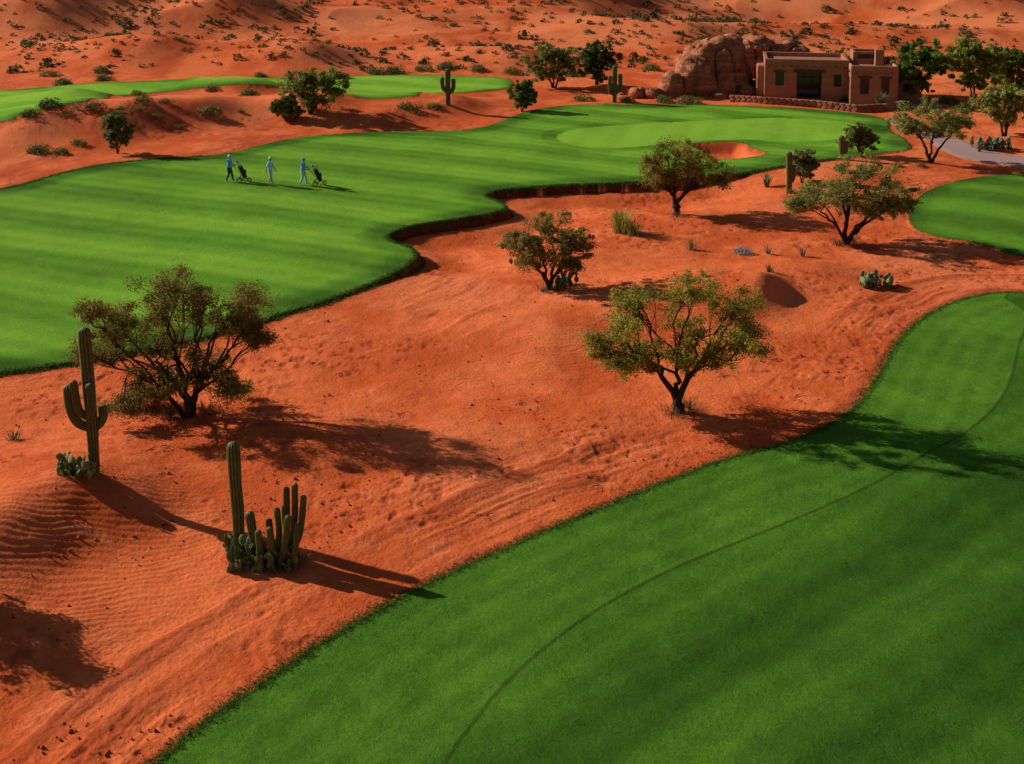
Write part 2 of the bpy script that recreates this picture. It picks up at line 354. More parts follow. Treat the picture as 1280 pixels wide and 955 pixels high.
# ------------------------------------------------------------ trees
def bez(a,b,c,n):
    t=np.linspace(0,1,n)[:,None]; return a*(1-t)**2+2*b*t*(1-t)+c*t*t
def tree(name,px,py,lobes,leafc=(.075,.09,.022),bark=(.06,.038,.024),leaf=.09,ncl=8,nleaf=130,tr=.13,spread=.5,nst=4,crad=None,sides=7,fork=.0):
    P,m=place(px,py); ac=Acc(); sl=H/P[1]
    W=max(abs(l[0]-px)+l[2] for l in lobes)*m
    cr=crad or .036*W*2+.07
    LL=[]
    for (cx,cy,rx,ry) in lobes:
        for rep in range(2):
            dy=(rng.uniform(.05,.55)*(1 if rep else -1))*W*spread*1.3
            c=np.array([(cx-px)*m+rng.uniform(-.2,.2)*rx*m,dy,max(.35,(py-cy)*m*1.01-dy*sl)])
            LL.append((c,np.array([rx*m,rx*m*.85,ry*m*1.0])))
    LL.sort(key=lambda q:q[0][0]+.25*q[0][1]); groups=np.array_split(np.arange(len(LL)),nst)
    hgt=max(l[0][2] for l in LL)
    f0=np.array([rng.uniform(-.05,.05),0,-.15]); f1=np.array([rng.uniform(-.06,.06)*hgt*.5,0,fork*hgt])
    if fork>0: ac.tube([f0,(f0+f1)/2+np.array([.03,0,0]),f1],[tr*1.7,tr*1.35,tr*1.3],bark,sides+2)
    for gi in groups:
        cs=np.array([LL[i][0] for i in gi]); mc=cs.mean(0); mc[2]=max(mc[2],hgt*.55)
        b0=(f1 if fork>0 else f0)+np.array([rng.uniform(-1,1)*tr,rng.uniform(-1,1)*tr,-.02])
        top=b0+(mc-b0)*.72; ctrl=b0+(mc-b0)*.35+np.array([-mc[0]*.12,-mc[1]*.1,hgt*.08])
        n=12; st=bez(b0,ctrl,top,n); st[2:-1]+=rng.normal(size=(n-3,3))*.022*hgt*.5
        srad=tr*rng.uniform(.75,1.05)*(1-np.linspace(0,1,n)*.62); srad[0]*=1.3
        ac.tube(st,srad,bark,sides)
        for i in gi:
            c,r=LL[i]; tt=rng.integers(4,n); s0=st[tt]; e=c-np.array([0,0,.25*r[2]])
            k=7; mid=(s0+e)/2+np.array([0,0,rng.uniform(-.05,.12)*hgt])+rng.normal(size=3)*.05*hgt
            lb=bez(s0,mid,e,k); lb[1:-1]+=rng.normal(size=(k-2,3))*.015*hgt
            ac.tube(lb,np.linspace(srad[tt]*.75,tr*.14,k),bark,5)
            for q_ in range(ncl):
                d=rng.normal(size=3);d/=np.linalg.norm(d); q=c+d*r*rng.uniform(.3,1.12)
                if q[2]<.22: q[2]=.22+rng.uniform(0,.3)
                s1=lb[rng.integers(k//2,k)]; mid=(s1+q)/2+rng.normal(size=3)*.12*np.linalg.norm(q-s1)
                ac.tube(bez(s1,mid,q,4),np.linspace(tr*.13,tr*.05,4),bark,4)
                nl=int(nleaf*rng.uniform(.4,1.5)); rr=cr*rng.uniform(.6,1.35)
                of=rng.normal(size=(nl,3)); of/=np.linalg.norm(of,axis=1)[:,None]; of*=rng.uniform(.15,1.2,(nl,1))**.65
                of=of+.4*rng.normal(size=(1,3))*of+.16*rng.normal(size=(nl,3))
                L=q+of*rr*np.array([1.05,1.05,.75]); kk=L[:,2]>.03; L=L[kk];of=of[kk]
                br=rng.uniform(.62,1.35); hue=rng.uniform(-.12,.2)
                cc=np.array(leafc)*br*np.array([1+hue,1,1-.3*hue])
                ac.leaves(L,leaf,cc*rng.uniform(.65,1.4,(len(L),1)),1,out=of+np.array([0,0,.35]),jit=1.1)
                for w in range(3):
                    e2=q+rng.normal(size=3)*rr*1.1; ac.tube(np.array([q,(q+e2)/2+rng.normal(size=3)*.03,e2]),[tr*.05,tr*.035,tr*.02],bark,3)
    return ac.obj(name,[M_bark,M_leaf],P)
OL=(.21,.175,.038); YG=(.31,.285,.045)
tree('mesquite_tree',235,520,[(225,352,42,24),(212,385,38,26),(256,372,26,24),(312,372,26,22),(328,410,22,20),(298,402,22,20),(128,388,22,14),(152,412,32,20),(124,440,16,14),(200,430,42,24),(252,455,32,22),(180,492,32,16),(288,482,24,18),(215,470,34,20),(160,510,20,8)],OL,leaf=.080,ncl=10,nleaf=225,tr=.13,nst=5)
tree('palo_verde_tree',848,515,[(768,398,34,32),(795,440,34,20),(795,372,30,20),(748,428,20,20),(868,358,38,22),(912,380,34,24),(880,408,44,28),(926,420,24,22),(895,445,32,16),(850,445,22,16),(775,452,20,12)],YG,leaf=.080,ncl=10,nleaf=215,tr=.13,nst=3,fork=.06)
tree('mesquite_tree',686,362,[(685,280,42,17),(648,298,26,16),(724,302,26,16),(690,305,38,18),(660,322,24,12),(712,326,24,12)],(.22,.185,.044),leaf=.095,ncl=13,nleaf=170,tr=.11,nst=4)
tree('mesquite_tree',845,268,[(840,190,36,16),(815,206,20,15),(870,208,32,16),(894,222,18,11),(845,220,24,12),(822,226,14,9)],(.23,.19,.036),leaf=.12,ncl=12,nleaf=130,tr=.14,nst=3,fork=.1)
tree('palo_verde_tree',1058,304,[(1075,212,34,20),(1020,240,34,17),(1110,240,26,17),(1060,240,32,18),(1090,262,32,12),(1000,255,18,10),(1125,255,14,10)],(.28,.27,.065),leaf=.11,ncl=15,nleaf=160,tr=.13,nst=4)
tree('palo_verde_tree',1164,203,[(1165,143,34,17),(1130,155,20,12),(1198,155,24,13),(1165,163,36,9)],(.27,.28,.075),leaf=.135,ncl=15,nleaf=140,tr=.13,nst=3)
def auto(cx,cy,rx,ry,n=6):
    out=[(cx,cy-ry*.35,rx*.5,ry*.5)]
    for i in range(n):
        a=i*2*math.pi/n+rng.uniform(-.4,.4); out.append((cx+math.cos(a)*rx*.55,cy+math.sin(a)*ry*.5,rx*.46,ry*.46))
    return out
def atree(name,px,py,cx,cy,rx,ry,c,leaf=.2,n=6,ncl=11,nl=135,tr=.12): return tree(name,px,py,auto(cx,cy,rx,ry,n),(2.9*c[0],2.6*c[1],2.0*c[2]),leaf=leaf*.82,ncl=ncl,nleaf=nl,tr=tr,sides=5,nst=3)
atree('palo_verde_tree',387,143,392,110,46,30,(.085,.105,.03))
atree('desert_shrub',358,150,357,135,21,16,(.06,.08,.02),n=5,tr=.06)
atree('desert_shrub',147,192,148,160,20,27,(.06,.075,.03),leaf=.15,tr=.07)
atree('desert_shrub',653,139,653,119,21,20,(.06,.08,.022),tr=.08)
atree('palo_verde_tree',692,110,690,80,36,27,(.07,.085,.028))
atree('cottonwood_tree',746,106,746,76,28,28,(.035,.06,.016),leaf=.26)
atree('cottonwood_tree',1148,127,1147,84,36,37,(.04,.08,.015),leaf=.28,n=7)
atree('cottonwood_tree',1216,124,1214,80,38,37,(.085,.115,.022),leaf=.28,n=7)
atree('cottonwood_tree',1266,112,1265,84,36,28,(.055,.08,.02),leaf=.28)
atree('palo_verde_tree',1256,170,1254,130,40,29,(.10,.115,.035),leaf=.2)
atree('palo_verde_tree',1076,196,1074,172,25,19,(.075,.095,.03),leaf=.15,n=5)
atree('desert_shrub',1003,228,1003,205,20,20,(.075,.09,.04),leaf=.15,n=5,tr=.06)
atree('mesquite_tree',-95,748,-90,690,70,45,(.07,.07,.02),leaf=.12,nl=70)
atree('cottonwood_tree',1330,125,1330,85,40,36,(.045,.065,.02),leaf=.28)
# ------------------------------------------------------------ cacti
CG=(.072,.088,.019);CR=(.25,.225,.07)
def ccol(ac,pts,r,m=1,ribs=11):
    pts=np.asarray(pts,float); s=spline(pts,False,6)
    d=s[-1]-s[-2]; d/=np.linalg.norm(d); 
    seg=np.cumsum(np.r_[0,np.linalg.norm(np.diff(s,axis=0),axis=1)]); tot=seg[-1]
    ext=[s[-1]+d*r*v for v in (.25,.5,.7,.85,.95,1.)]; er=[r*math.sqrt(max(1-v*v,.0004)) for v in (.25,.5,.7,.85,.95,1.)]
    q=np.vstack([s,ext]); rr=np.r_[r*(.82+.18*np.sin(np.clip(seg/tot*1.2,0,1)*math.pi/2))*(1+.03*np.sin(seg*5)),er]
    ac.tube(q,rr,np.array(CG)*rng.uniform(.85,1.15),ribs*4,0,ribs,.14,False,CR)
def saguaro(name,px,py,cols):
    """cols: list of (list of (x_px,y_px,depth_m), radius)"""
    P,m=place(px,py); ac=Acc(); sl=H/P[1]
    for pts,r in cols:
        q=[((a-px)*m,d,(py-b)*m-d*sl-(.1 if (py-b)<2 else 0)) for a,b,d in pts]
        ccol(ac,q,r)
    return ac.obj(name,[M_cact],P)
saguaro('saguaro_cactus',118,590,[([(118,592,0),(118,540,0),(116,470,0),(114,409,0)],.17),
  ([(115,532,0),(101,524,-.1),(95,505,-.2),(94,482,-.2)],.135),([(116,520,0),(108,512,-.25),(105,500,-.3),(102,476,-.3)],.11),
  ([(117,536,0),(126,526,.1),(131,516,.1),(131,507,.1)],.125),([(116,525,0),(120,515,-.25),(123,500,-.3),(122,480,-.3)],.12)])
saguaro('saguaro_cactus',299,688,[([(299,690,0),(299,640,0),(297,600,0),(296,552,0)],.165)])
saguaro('organ_pipe_cactus',345,703,[([(322,700,.2),(316,670,.2),(312,640,.2)],.12),([(345,700,0),(350,665,0),(348,634,0)],.08),([(348,700,.1),(357,660,.2),(359,606,.2)],.08),
 ([(352,700,0),(368,660,0),(371,602,0)],.08),([(356,700,-.1),(376,670,-.2),(383,618,-.2)],.08),([(340,700,.3),(336,670,.4),(334,648,.4)],.085),([(352,705,-.3),(360,680,-.4),(365,645,-.4)],.085),([(330,705,-.2),(328,680,-.3),(327,664,-.3)],.085),([(358,705,-.1),(372,690,-.4),(376,655,-.4)],.08),([(340,705,-.3),(343,690,-.4),(342,660,-.4)],.085),([(350,705,.4),(354,680,.5),(353,628,.5)],.08)])
saguaro('saguaro_cactus',560,131,[([(560,132,0),(560,110,0),(560,88,0)],.2),([(560,114,0),(555,111,0),(553,104,0),(553,98,0)],.16),([(560,116,0),(565,113,0),(567,108,0),(567,100,0)],.16)])
saguaro('saguaro_cactus',986,241,[([(986,242,0),(986,215,0),(985,192,0)],.18),([(986,228,0),(990,224,0),(991,216,0),(991,208,0)],.14)])
saguaro('saguaro_cactus',1052,200,[([(1052,202,0),(1052,190,0),(1051,172,0)],.19),([(1052,192,0),(1056,190,0),(1057,186,0),(1057,178,0)],.14)])
saguaro('saguaro_cactus',768,128,[([(768,129,0),(768,110,0),(768,84,0)],.2),([(768,118,0),(763,115,0),(762,108,0),(762,96,0)],.16),([(768,116,0),(774,113,0),(775,108,0),(775,94,0)],.16)])
def rotm(rx,rz):
    a=np.array([[1,0,0],[0,math.cos(rx),-math.sin(rx)],[0,math.sin(rx),math.cos(rx)]]);b=np.array([[math.cos(rz),-math.sin(rz),0],[math.sin(rz),math.cos(rz),0],[0,0,1]]); return b@a
def pear(name,px,py,wpx,n=12,pad=.2,c=(.10,.14,.045)):
    P,m=place(px,py);ac=Acc();W=wpx*m
    for i in range(n):
        base=np.array([rng.uniform(-.5,.5)*W,rng.uniform(-.35,.35)*W*.7,-.05]); z=rng.uniform(0,6.28)
        for k in range(rng.integers(2,4)):
            tx=rng.uniform(-.7,.7); R=rotm(tx,z+rng.uniform(-1,1)); s=pad*rng.uniform(.7,1.1)
            cc=np.array(c)*rng.uniform(.7,1.4)
            ac.ell(base,(s*.74,s*.14,s),cc,0,10,8,R,off=s*.9)
            base=base+R@np.array([rng.uniform(-.3,.3)*s,0,s*1.65])
    return ac.obj(name,[M_cact],P)
pear('prickly_pear_cactus',94,592,44,34,.14,(.20,.23,.07)); pear('prickly_pear_cactus',330,706,80,70,.15,(.17,.20,.055)); pear('prickly_pear_cactus',1092,357,38,34,.16,(.18,.23,.10))
pear('prickly_pear_cactus',706,358,34,14,.16,(.11,.14,.045)); pear('prickly_pear_cactus',1238,187,50,34,.22,(.12,.16,.08)); pear('prickly_pear_cactus',293,689,22,14,.13,(.17,.20,.055))
def blades(name,px,py,h,n,spread,c,w=.03,lean=.6):
    P,m=place(px,py);ac=Acc()
    for i in range(n):
        a=rng.uniform(0,6.28); b=np.array([math.cos(a),math.sin(a),0]); r0=rng.uniform(0,spread)
        hh=h*rng.uniform(.6,1.1); l=rng.uniform(.1,lean)*hh; s=np.array([-b[1],b[0],0])*w
        p0=b*r0; p1=p0+b*l*.4+np.array([0,0,hh*.65]); p2=p0+b*l+np.array([0,0,hh*rng.uniform(.8,1)])
        ac.add([p0-s,p0+s,p1+s*.7,p1-s*.7,p2],[[0,1,2,3]],np.array(c)*rng.uniform(.6,1.4),0); ac.add([p1-s*.7,p1+s*.7,p2],[[0,1,2]],np.array(c)*rng.uniform(.6,1.4),0)
    return ac.obj(name,[M_leaf],P,smooth=False)
blades('desert_grass_clump',776,290,1.4,150,.5,(.28,.29,.05)); blades('desert_grass_clump',792,294,.9,90,.4,(.2,.21,.04))
blades('agave_plant',958,234,1.0,40,.12,(.18,.21,.10),.05,.8); blades('agave_plant',1003,320,.5,30,.1,(.2,.2,.12),.03,1.); blades('agave_plant',865,312,.6,50,.3,(.14,.14,.05),.02,1.)
blades('agave_plant',960,318,.45,30,.1,(.18,.2,.12),.03,1.);blades('agave_plant',1100,137,1.7,60,.2,(.13,.16,.07),.08,.5); blades('desert_grass_clump',962,340,.4,60,.2,(.18,.15,.06),.02,1)
blades('desert_grass_clump',18,550,.35,60,.3,(.14,.12,.06),.015,1.3); blades('desert_grass_clump',880,345,.3,40,.2,(.18,.15,.06),.02,1)
for px,py in [(215,522),(255,516),(180,516),(842,518),(862,512),(680,364),(698,362),(848,270),(1050,306),(1066,302),(305,705),(365,708)]:
    blades('dry_grass_clump',px,py,.32,70,.5,(.15,.10,.045),.014,1.4)
# ------------------------------------------------------------ shrubs
def shrub(ac,p,r,c,n=70,leaf=.16,zs=.8):
    d=rng.normal(size=(n,3));d/=np.linalg.norm(d,axis=1)[:,None];d[:,2]=np.abs(d[:,2])
    lump=1+.28*np.sin(d[:,0:1]*5+rng.uniform(0,6))*np.cos(d[:,1:2]*5+rng.uniform(0,6))
    k=rng.uniform(.45,1.,(n,1))**.5*lump
    L=p+d*k*r*np.array([1,1,zs])
    ac.leaves(L,leaf*r,np.array(c)*rng.uniform(.55,1.4,(n,1)),0,.7,out=d,jit=.8)
ac=Acc(); N=18000
ys=rng.uniform(0,1,N)**.9*250+127; xs=rng.uniform(-.55,.55,N)*ys
dens=fbm(xs/22,ys/30,3,55)
ok=(dens>-.25*rng.uniform(-1,2.4,N)) & (sdf(xs,ys,D)<-1.2) & (sdf(xs,ys,A)<-1.)
xs,ys=xs[ok],ys[ok]; zs=hfull(xs,ys)
SC=[(.105,.09,.03),(.09,.095,.03),(.15,.11,.04),(.06,.07,.02)]
for a,b,z in zip(xs,ys,zs):
    shrub(ac,np.array([a,b,z-.03]),rng.choice([.25,.36,.48,.62,.9],p=[.33,.32,.21,.12,.02]),SC[rng.integers(0,4)],24,.62,1.)
ac.obj('desert_scrub',[M_leaf])
for (px,py,r,c) in [(262,145,1.1,0),(310,121,1.2,1),(120,137,1.1,2),(178,128,.9,1),(75,192,.7,1),(52,190,1.0,1),(130,101,1.,1),(80,106,1.1,1),(62,140,1.1,3),(36,146,.9,3),(512,137,1.,1),(541,135,.8,1),(265,113,.9,2),(175,155,.6,2),(126,90,1.1,0),(420,113,.5,1),(932,318,.6,4),(733,126,1.0,1),(784,128,.9,3),(829,128,1.,1),(866,130,1.1,0),(716,95,1.2,1),(925,112,.9,1),(325,96,.8,1),(60,95,1.,1),(1060,128,1.0,3),(1080,118,1.,1),(205,128,.6,0),(300,140,.4,1),(640,92,1.1,1),(465,92,1.,1),(560,86,1.3,1),(600,88,1.,0),(815,88,1.2,1),(960,112,.8,3),(1230,130,.9,1),(1120,208,.4,0),(1150,208,.4,0),(490,92,1.3,0),(530,88,1.1,1),(430,98,.9,3),(100,180,.6,1),(195,150,.5,0),(225,160,.4,1),(170,118,.7,1),(1185,128,1.1,1),(1245,124,1.2,3),(1205,138,1.,1),(1160,140,.8,0)]:
    P,m=place(px,py); ac=Acc(); c3=[(.20,.165,.05),(.155,.16,.042),(.22,.135,.05),(.09,.115,.027),(.30,.28,.27)][c]
    shrub(ac,np.zeros(3),r*.8,c3,300,.17)
    for k in range(4): shrub(ac,rng.normal(size=3)*np.array([.45,.35,.02])*r,r*rng.uniform(.35,.65),c3,130,.24,.95)
    ac.obj('desert_shrub',[M_leaf],P)
# pebbles, clods, twigs
ac=Acc();N=4200; qx=rng.uniform(-60,1300,N);qy=rng.uniform(230,955,N)
Q=unproj(qx,qy); gg=np.maximum(sdf(Q[:,0],Q[:,1],A),np.maximum(sdf(Q[:,0],Q[:,1],B),sdf(Q[:,0],Q[:,1],C))); Q=Q[gg<-.25]; Q[:,2]=hfull(Q[:,0],Q[:,1])
dn=fbm(Q[:,0]/3,Q[:,1]/3,2,91); Q=Q[dn>-.1]
o=np.array([[1,0,0],[0,1,0],[-1,0,0],[0,-1,0],[0,0,1],[0,0,-1]],float);of=np.array([[0,1,4],[1,2,4],[2,3,4],[3,0,4],[1,0,5],[2,1,5],[3,2,5],[0,3,5]])
for p in Q:
    s=rng.uniform(.015,.045)*rng.choice([1,1,1.6]); ac.add(p+o*s*rng.uniform(.6,1.3,(6,3)),of,np.array((.42,.10,.04))*rng.uniform(.4,1.1))
for px,py in [(660,505),(740,600),(430,470),(600,640),(960,450),(1005,500),(500,520),(900,470),(310,640),(200,560),(640,396)]:
    P,m=place(px,py)
    for k in range(7):
        a=rng.uniform(0,6.28); l=rng.uniform(.1,.5); c=P+rng.normal(size=3)*np.array([.25,.2,0])
        ac.tube(np.array([c,c+np.array([math.cos(a)*l*.5,math.sin(a)*l*.5,.06]),c+np.array([math.cos(a)*l,math.sin(a)*l,.02])]),[.012,.01,.005],(.05,.03,.02),4)
ac.obj('sand_debris',[M_bark])
# grass tufts along the near edges
ac=Acc()
def tufts(poly,inside,ymax,n,h):
    seg=np.roll(poly,-1,0)-poly; L=np.linalg.norm(seg,axis=1); mid=(poly+np.roll(poly,-1,0))/2
    w=L*((np.abs(mid[:,0])<mid[:,1]*.5+3)&(mid[:,1]<ymax)&(mid[:,1]>17))/np.maximum(mid[:,1],20); w/=w.sum()
    i=rng.choice(len(poly),n,p=w); t=rng.uniform(0,1,n)[:,None]; p=poly[i]+seg[i]*t
    nrm=np.stack([-seg[i][:,1],seg[i][:,0]],1)/L[i][:,None]
    p=p+nrm*(rng.normal(size=(n,1))*.16)
    z=hfull(p[:,0],p[:,1])
    s=rng.uniform(.4,1.2,n)*h; a=rng.uniform(0,6.28,n); lx=rng.normal(size=(n,2))*.35*s[:,None]
    d=np.stack([np.cos(a),np.sin(a),0*a],1)*s[:,None]*.28
    b=np.stack([p[:,0],p[:,1],z-.01],1); tp=b+np.stack([lx[:,0],lx[:,1],s],1)
    ac.add(np.stack([b-d,b+d,tp],1).reshape(-1,3),np.arange(3*n).reshape(n,3),np.repeat(np.array((.075,.14,.022))*rng.uniform(.4,1.5,(n,1)),3,0))
tufts(B,1,70,36000,.06); tufts(A,1,85,28000,.10)
ac.obj('fairway_grass',[M_leaf],smooth=False)
# ------------------------------------------------------------ rocks
def rock(name,px,py,wpx,hpx,dep,seed,n=4,mat=M_rock,amp=1.,dy=0):
    P,m=place(px,py); bpy.ops.mesh.primitive_ico_sphere_add(subdivisions=6 if wpx>50 else 4,radius=1); o=bpy.context.object; o.name=name
    me=o.data; w=wpx*m/2;h=hpx*m;k=len(me.vertices); V=np.empty(k*3);me.vertices.foreach_get('co',V);V=V.reshape(-1,3)
    V/= (np.abs(V)**n).sum(1)[:,None]**(1/n)
    S=np.array([w,dep,h]); out=V*S
    for i in range(k):
        p=Vector(out[i])
        d=mnoise.fractal(Vector((p.x*.22+seed*7.1,p.y*.22,p.z*.15)),1,2,3)*1.3*amp
        cr=mnoise.noise(Vector((p.x*.42+seed,p.y*.42,p.z*.06))); d-=.7*amp*max(0,1-abs(cr)/.07)
        c2=mnoise.noise(Vector((p.x*.12+seed,p.y*.12+3,p.z*.6))); d-=.4*amp*max(0,1-abs(c2)/.05)
        zz=p.z*.9+.35*mnoise.noise(p*.25); d+=(.22 if (zz%1.0)>.3 else 0)*amp*.8
        d+=mnoise.noise(p*1.6)*.10*amp
        nn=V[i]/np.linalg.norm(V[i]); out[i]+=nn*d*min(1,w/2.5)
    me.vertices.foreach_set('co',out.ravel());me.update(); me.polygons.foreach_set('use_smooth',np.ones(len(me.polygons),bool))
    me.materials.append(mat);o.location=(P[0],P[1]+dy,P[2]-.2); return o
rock('sandstone_outcrop',905,118,98,72,3.8,1,2.9,dy=3.5); rock('sandstone_outcrop',866,117,48,48,2.4,7,3,dy=1)
rock('sandstone_outcrop',985,112,110,52,3.,3,4,dy=10)
rock('sandstone_boulder',838,118,30,28,1.6,4,2.6); rock('sandstone_boulder',795,121,20,16,1,5,3); rock('sandstone_boulder',816,121,28,20,1.2,6,2.6)
rock('sandstone_boulder',935,120,26,14,1.,8,3); rock('sandstone_boulder',900,122,20,10,.8,11,3);rock('sandstone_boulder',778,118,14,8,.6,13,3)
# ------------------------------------------------------------ adobe house
PH,mh_=place(1040,126); hx,hy,hz=PH
house=bpy.data.objects.new('adobe_house',None);col.objects.link(house);house.location=(hx,hy,hz);house.rotation_euler=(0,0,math.radians(-9));house.scale=(.95,.95,.92)
def block(name,x0,x1,y0,y1,h,cuts=(),bev=.16):
    bpy.ops.mesh.primitive_cube_add(size=1); o=bpy.context.object;o.name=name
    o.scale=(x1-x0,y1-y0,h+.6);o.location=((x0+x1)/2,(y0+y1)/2,(h-.6)/2); bpy.ops.object.transform_apply(location=True,scale=True)
    cs=[]
    allc=[((x0+.3),(x1-.3),(y0+.3),(y1-.3),h-.4,h+1)]+list(cuts)
    if x1-x0<1: allc=list(cuts)
    for c in allc:
        bpy.ops.mesh.primitive_cube_add(size=1); q=bpy.context.object
        q.scale=(c[1]-c[0],c[3]-c[2],c[5]-c[4]);q.location=((c[0]+c[1])/2,(c[2]+c[3])/2,(c[4]+c[5])/2)
        md=o.modifiers.new('b','BOOLEAN');md.operation='DIFFERENCE';md.object=q;md.solver='EXACT';cs.append(q)
    b=o.modifiers.new('bv','BEVEL');b.width=bev;b.segments=3;b.limit_method='ANGLE'
    bpy.context.view_layer.update()
    me=bpy.data.meshes.new_from_object(o.evaluated_get(bpy.context.evaluated_depsgraph_get()))
    o.modifiers.clear(); o.data=me; me.materials.clear(); me.materials.append(M_adobe)
    for q in cs: bpy.data.objects.remove(q,do_unlink=True)
    for p in me.polygons: p.use_smooth=False
    o.parent=house; return o
block('main_wing',-6.3,1.5,0,5.5,4.0,[(-3.3,-1.0,-.5,1.6,.05,2.75),(-5.3,-4.5,-.5,.4,1.4,2.7),(.1,.8,-.5,.4,1.4,2.6)])
block('west_wing',-7.0,-6.2,1.0,5,3.2)
block('east_wing',1.4,5.7,-2.0,5,3.8,[(2.3,3.1,-2.5,-1.6,1.1,2.6),(4.2,4.9,-2.5,-1.6,1.1,2.6),(.9,1.8,-1.4,-.6,1.1,2.5)])
block('side_wing',5.6,8.0,0,5,3.1,[(6.4,7.2,-.5,.4,1.0,2.3)])
block('upper_room',2.0,4.9,2.2,4.7,4.6,[(2.5,4.4,1.7,2.5,3.95,4.35)],bev=.08)
block('chimney',3.9,4.7,.8,1.6,5.0,bev=.08)
ac=Acc()
ac.box((-2.15,1.35,1.35),(2.2,.1,2.6),(.015,.015,.018),0)
ac.box((-4.9,.34,2.05),(.78,.06,1.28),(.015,.015,.018),0);ac.box((.45,.34,2.0),(.68,.06,1.18),(.015,.015,.018),0)
ac.box((2.7,-1.66,1.85),(.78,.06,1.48),(.015,.015,.018),0);ac.box((4.55,-1.66,1.85),(.68,.06,1.48),(.015,.015,.018),0);ac.box((1.74,-1.,1.8),(.06,.78,1.38),(.015,.015,.018),0)
ac.box((6.8,.34,1.65),(.78,.06,1.28),(.015,)*3,0);ac.box((3.45,2.44,4.15),(1.88,.06,.38),(.015,)*3,0)
ac.obj('window_glass',[M_dark],parent=house,smooth=False)
ac=Acc(); wd=(.12,.06,.03)
ac.box((-2.15,-.04,2.88),(2.9,.16,.26),wd);ac.box((-4.9,-.03,2.8),(1.2,.12,.18),wd);ac.box((2.7,-2.03,2.7),(1.2,.12,.18),wd);ac.box((4.55,-2.03,2.7),(1.1,.12,.18),wd)
for x in (-3.2,-2.5,-1.8,-1.1): ac.box((x,1.27,1.35),(.08,.08,2.6),wd)
for z in (.1,2.1): ac.box((-2.15,1.255,z),(2.2,.07,.08),wd)
for x in (-4.9,.45): ac.box((x,.28,2.0),(.05,.05,1.2),wd)
for x in np.arange(-6.0,1.2,.7): ac.tube([(x,.3,3.35),(x,-.38,3.35)],.08,wd,8,cap=True)
for x in np.arange(1.8,5.6,.65): ac.tube([(x,-1.8,3.15),(x,-2.38,3.15)],.08,wd,8,cap=True)
for y in np.arange(-1.4,.2,.6): ac.tube([(1.6,y,3.15),(1.02,y,3.15)],.08,wd,8,cap=True)
ac.obj('wood_beams',[M_bark],parent=house,smooth=False)
# low stone wall
ac=Acc(); W=unproj(*zip(*[(912,127),(960,130),(1020,134),(1072,140),(1110,138),(1134,134)]),hfull)
def superbox(ac,c,s,rot,colr):
    u=np.arange(8)*2*np.pi/8+.39; 
    v=[]
    for z,k in ((-1,.8),(-.75,1),(.75,1),(1,.8)):
        for a in u: v.append([np.clip(math.cos(a)*1.3,-1,1)*k,np.clip(math.sin(a)*1.3,-1,1)*k,z])
    v=np.array(v)*np.array(s)/2*rng.uniform(.92,1.08,(32,3)); cr,sr=math.cos(rot),math.sin(rot)
    v=np.stack([v[:,0]*cr-v[:,1]*sr,v[:,0]*sr+v[:,1]*cr,v[:,2]],1)+c
    i=np.arange(32).reshape(4,8);j=np.roll(i,-1,1); ac.add(v,np.stack([i[:-1],j[:-1],j[1:],i[1:]],-1).reshape(-1,4),colr)
    ac.add(np.vstack([v[24:],v[24:].mean(0)]),[[a,(a+1)%8,8] for a in range(8)],colr)
for i in range(len(W)-1):
    a,b=W[i],W[i+1]; L=np.linalg.norm(b-a); n=int(L/.5); rot=math.atan2(b[1]-a[1],b[0]-a[0])
    for k in range(n):
        for cz in range(3):
            p=a+(b-a)*((k+.5+.25*(cz%2))/n); superbox(ac,p+np.array([0,0,.10+cz*.20]),(L/n*1.02,.42,.22),rot,np.array((.36,.15,.085))*rng.uniform(.6,1.3))
ac.obj('stone_wall',[M_bark],smooth=False)
# cart path
def strip(name,pts,w,mat,dz=.03):
    s=spline(pts,False,8); P=unproj(s[:,0],s[:,1],hfull); tg=np.gradient(P[:,:2],axis=0);tg/=np.linalg.norm(tg,axis=1)[:,None]
    nr=np.stack([-tg[:,1],tg[:,0]],1); ww=np.interp(np.linspace(0,1,len(P)),np.linspace(0,1,len(w)),w)
    u=np.linspace(-1,1,9); XX=P[:,0][:,None]+nr[:,0][:,None]*u*ww[:,None]/2; YY=P[:,1][:,None]+nr[:,1][:,None]*u*ww[:,None]/2
    ZZ=hfull(XX,YY); ZZ=np.maximum(ZZ,ZZ.mean(1)[:,None]-.02)+dz; ZZ[:,[0,-1]]-=.12
    me=grid_mesh(name,XX,YY,ZZ);me.materials.append(mat);o=bpy.data.objects.new(name,me);col.objects.link(o)
strip('cart_path',[(1120,150),(1150,163),(1185,178),(1215,192),(1260,200),(1320,208),(1420,222)],[2.3,2.6,3.3,4.5,4.5,4],M_pave,.05)
strip('patio_path',[(1000,128),(1060,131),(1110,131),(1150,128)],[3,3,3,3],M_pave,.03)
# ------------------------------------------------------------ flags
for px,py in [(868,150),(577,103)]:
    P,m=place(px,py);ac=Acc();ac.tube([(0,0,0),(0,0,1.6)],.009,(.4,.4,.3),6,cap=True)
    ac.add([(0,0,1.6),(.22,.03,1.52),(.2,0,1.42),(0,0,1.38)],[[0,1,2,3]],(.4,.4,.1));ac.tube([(0,0,-.02),(0,0,.012)],.055,(.6,.6,.6),10,cap=True);ac.obj('golf_flagstick',[M_obj],P,smooth=False)
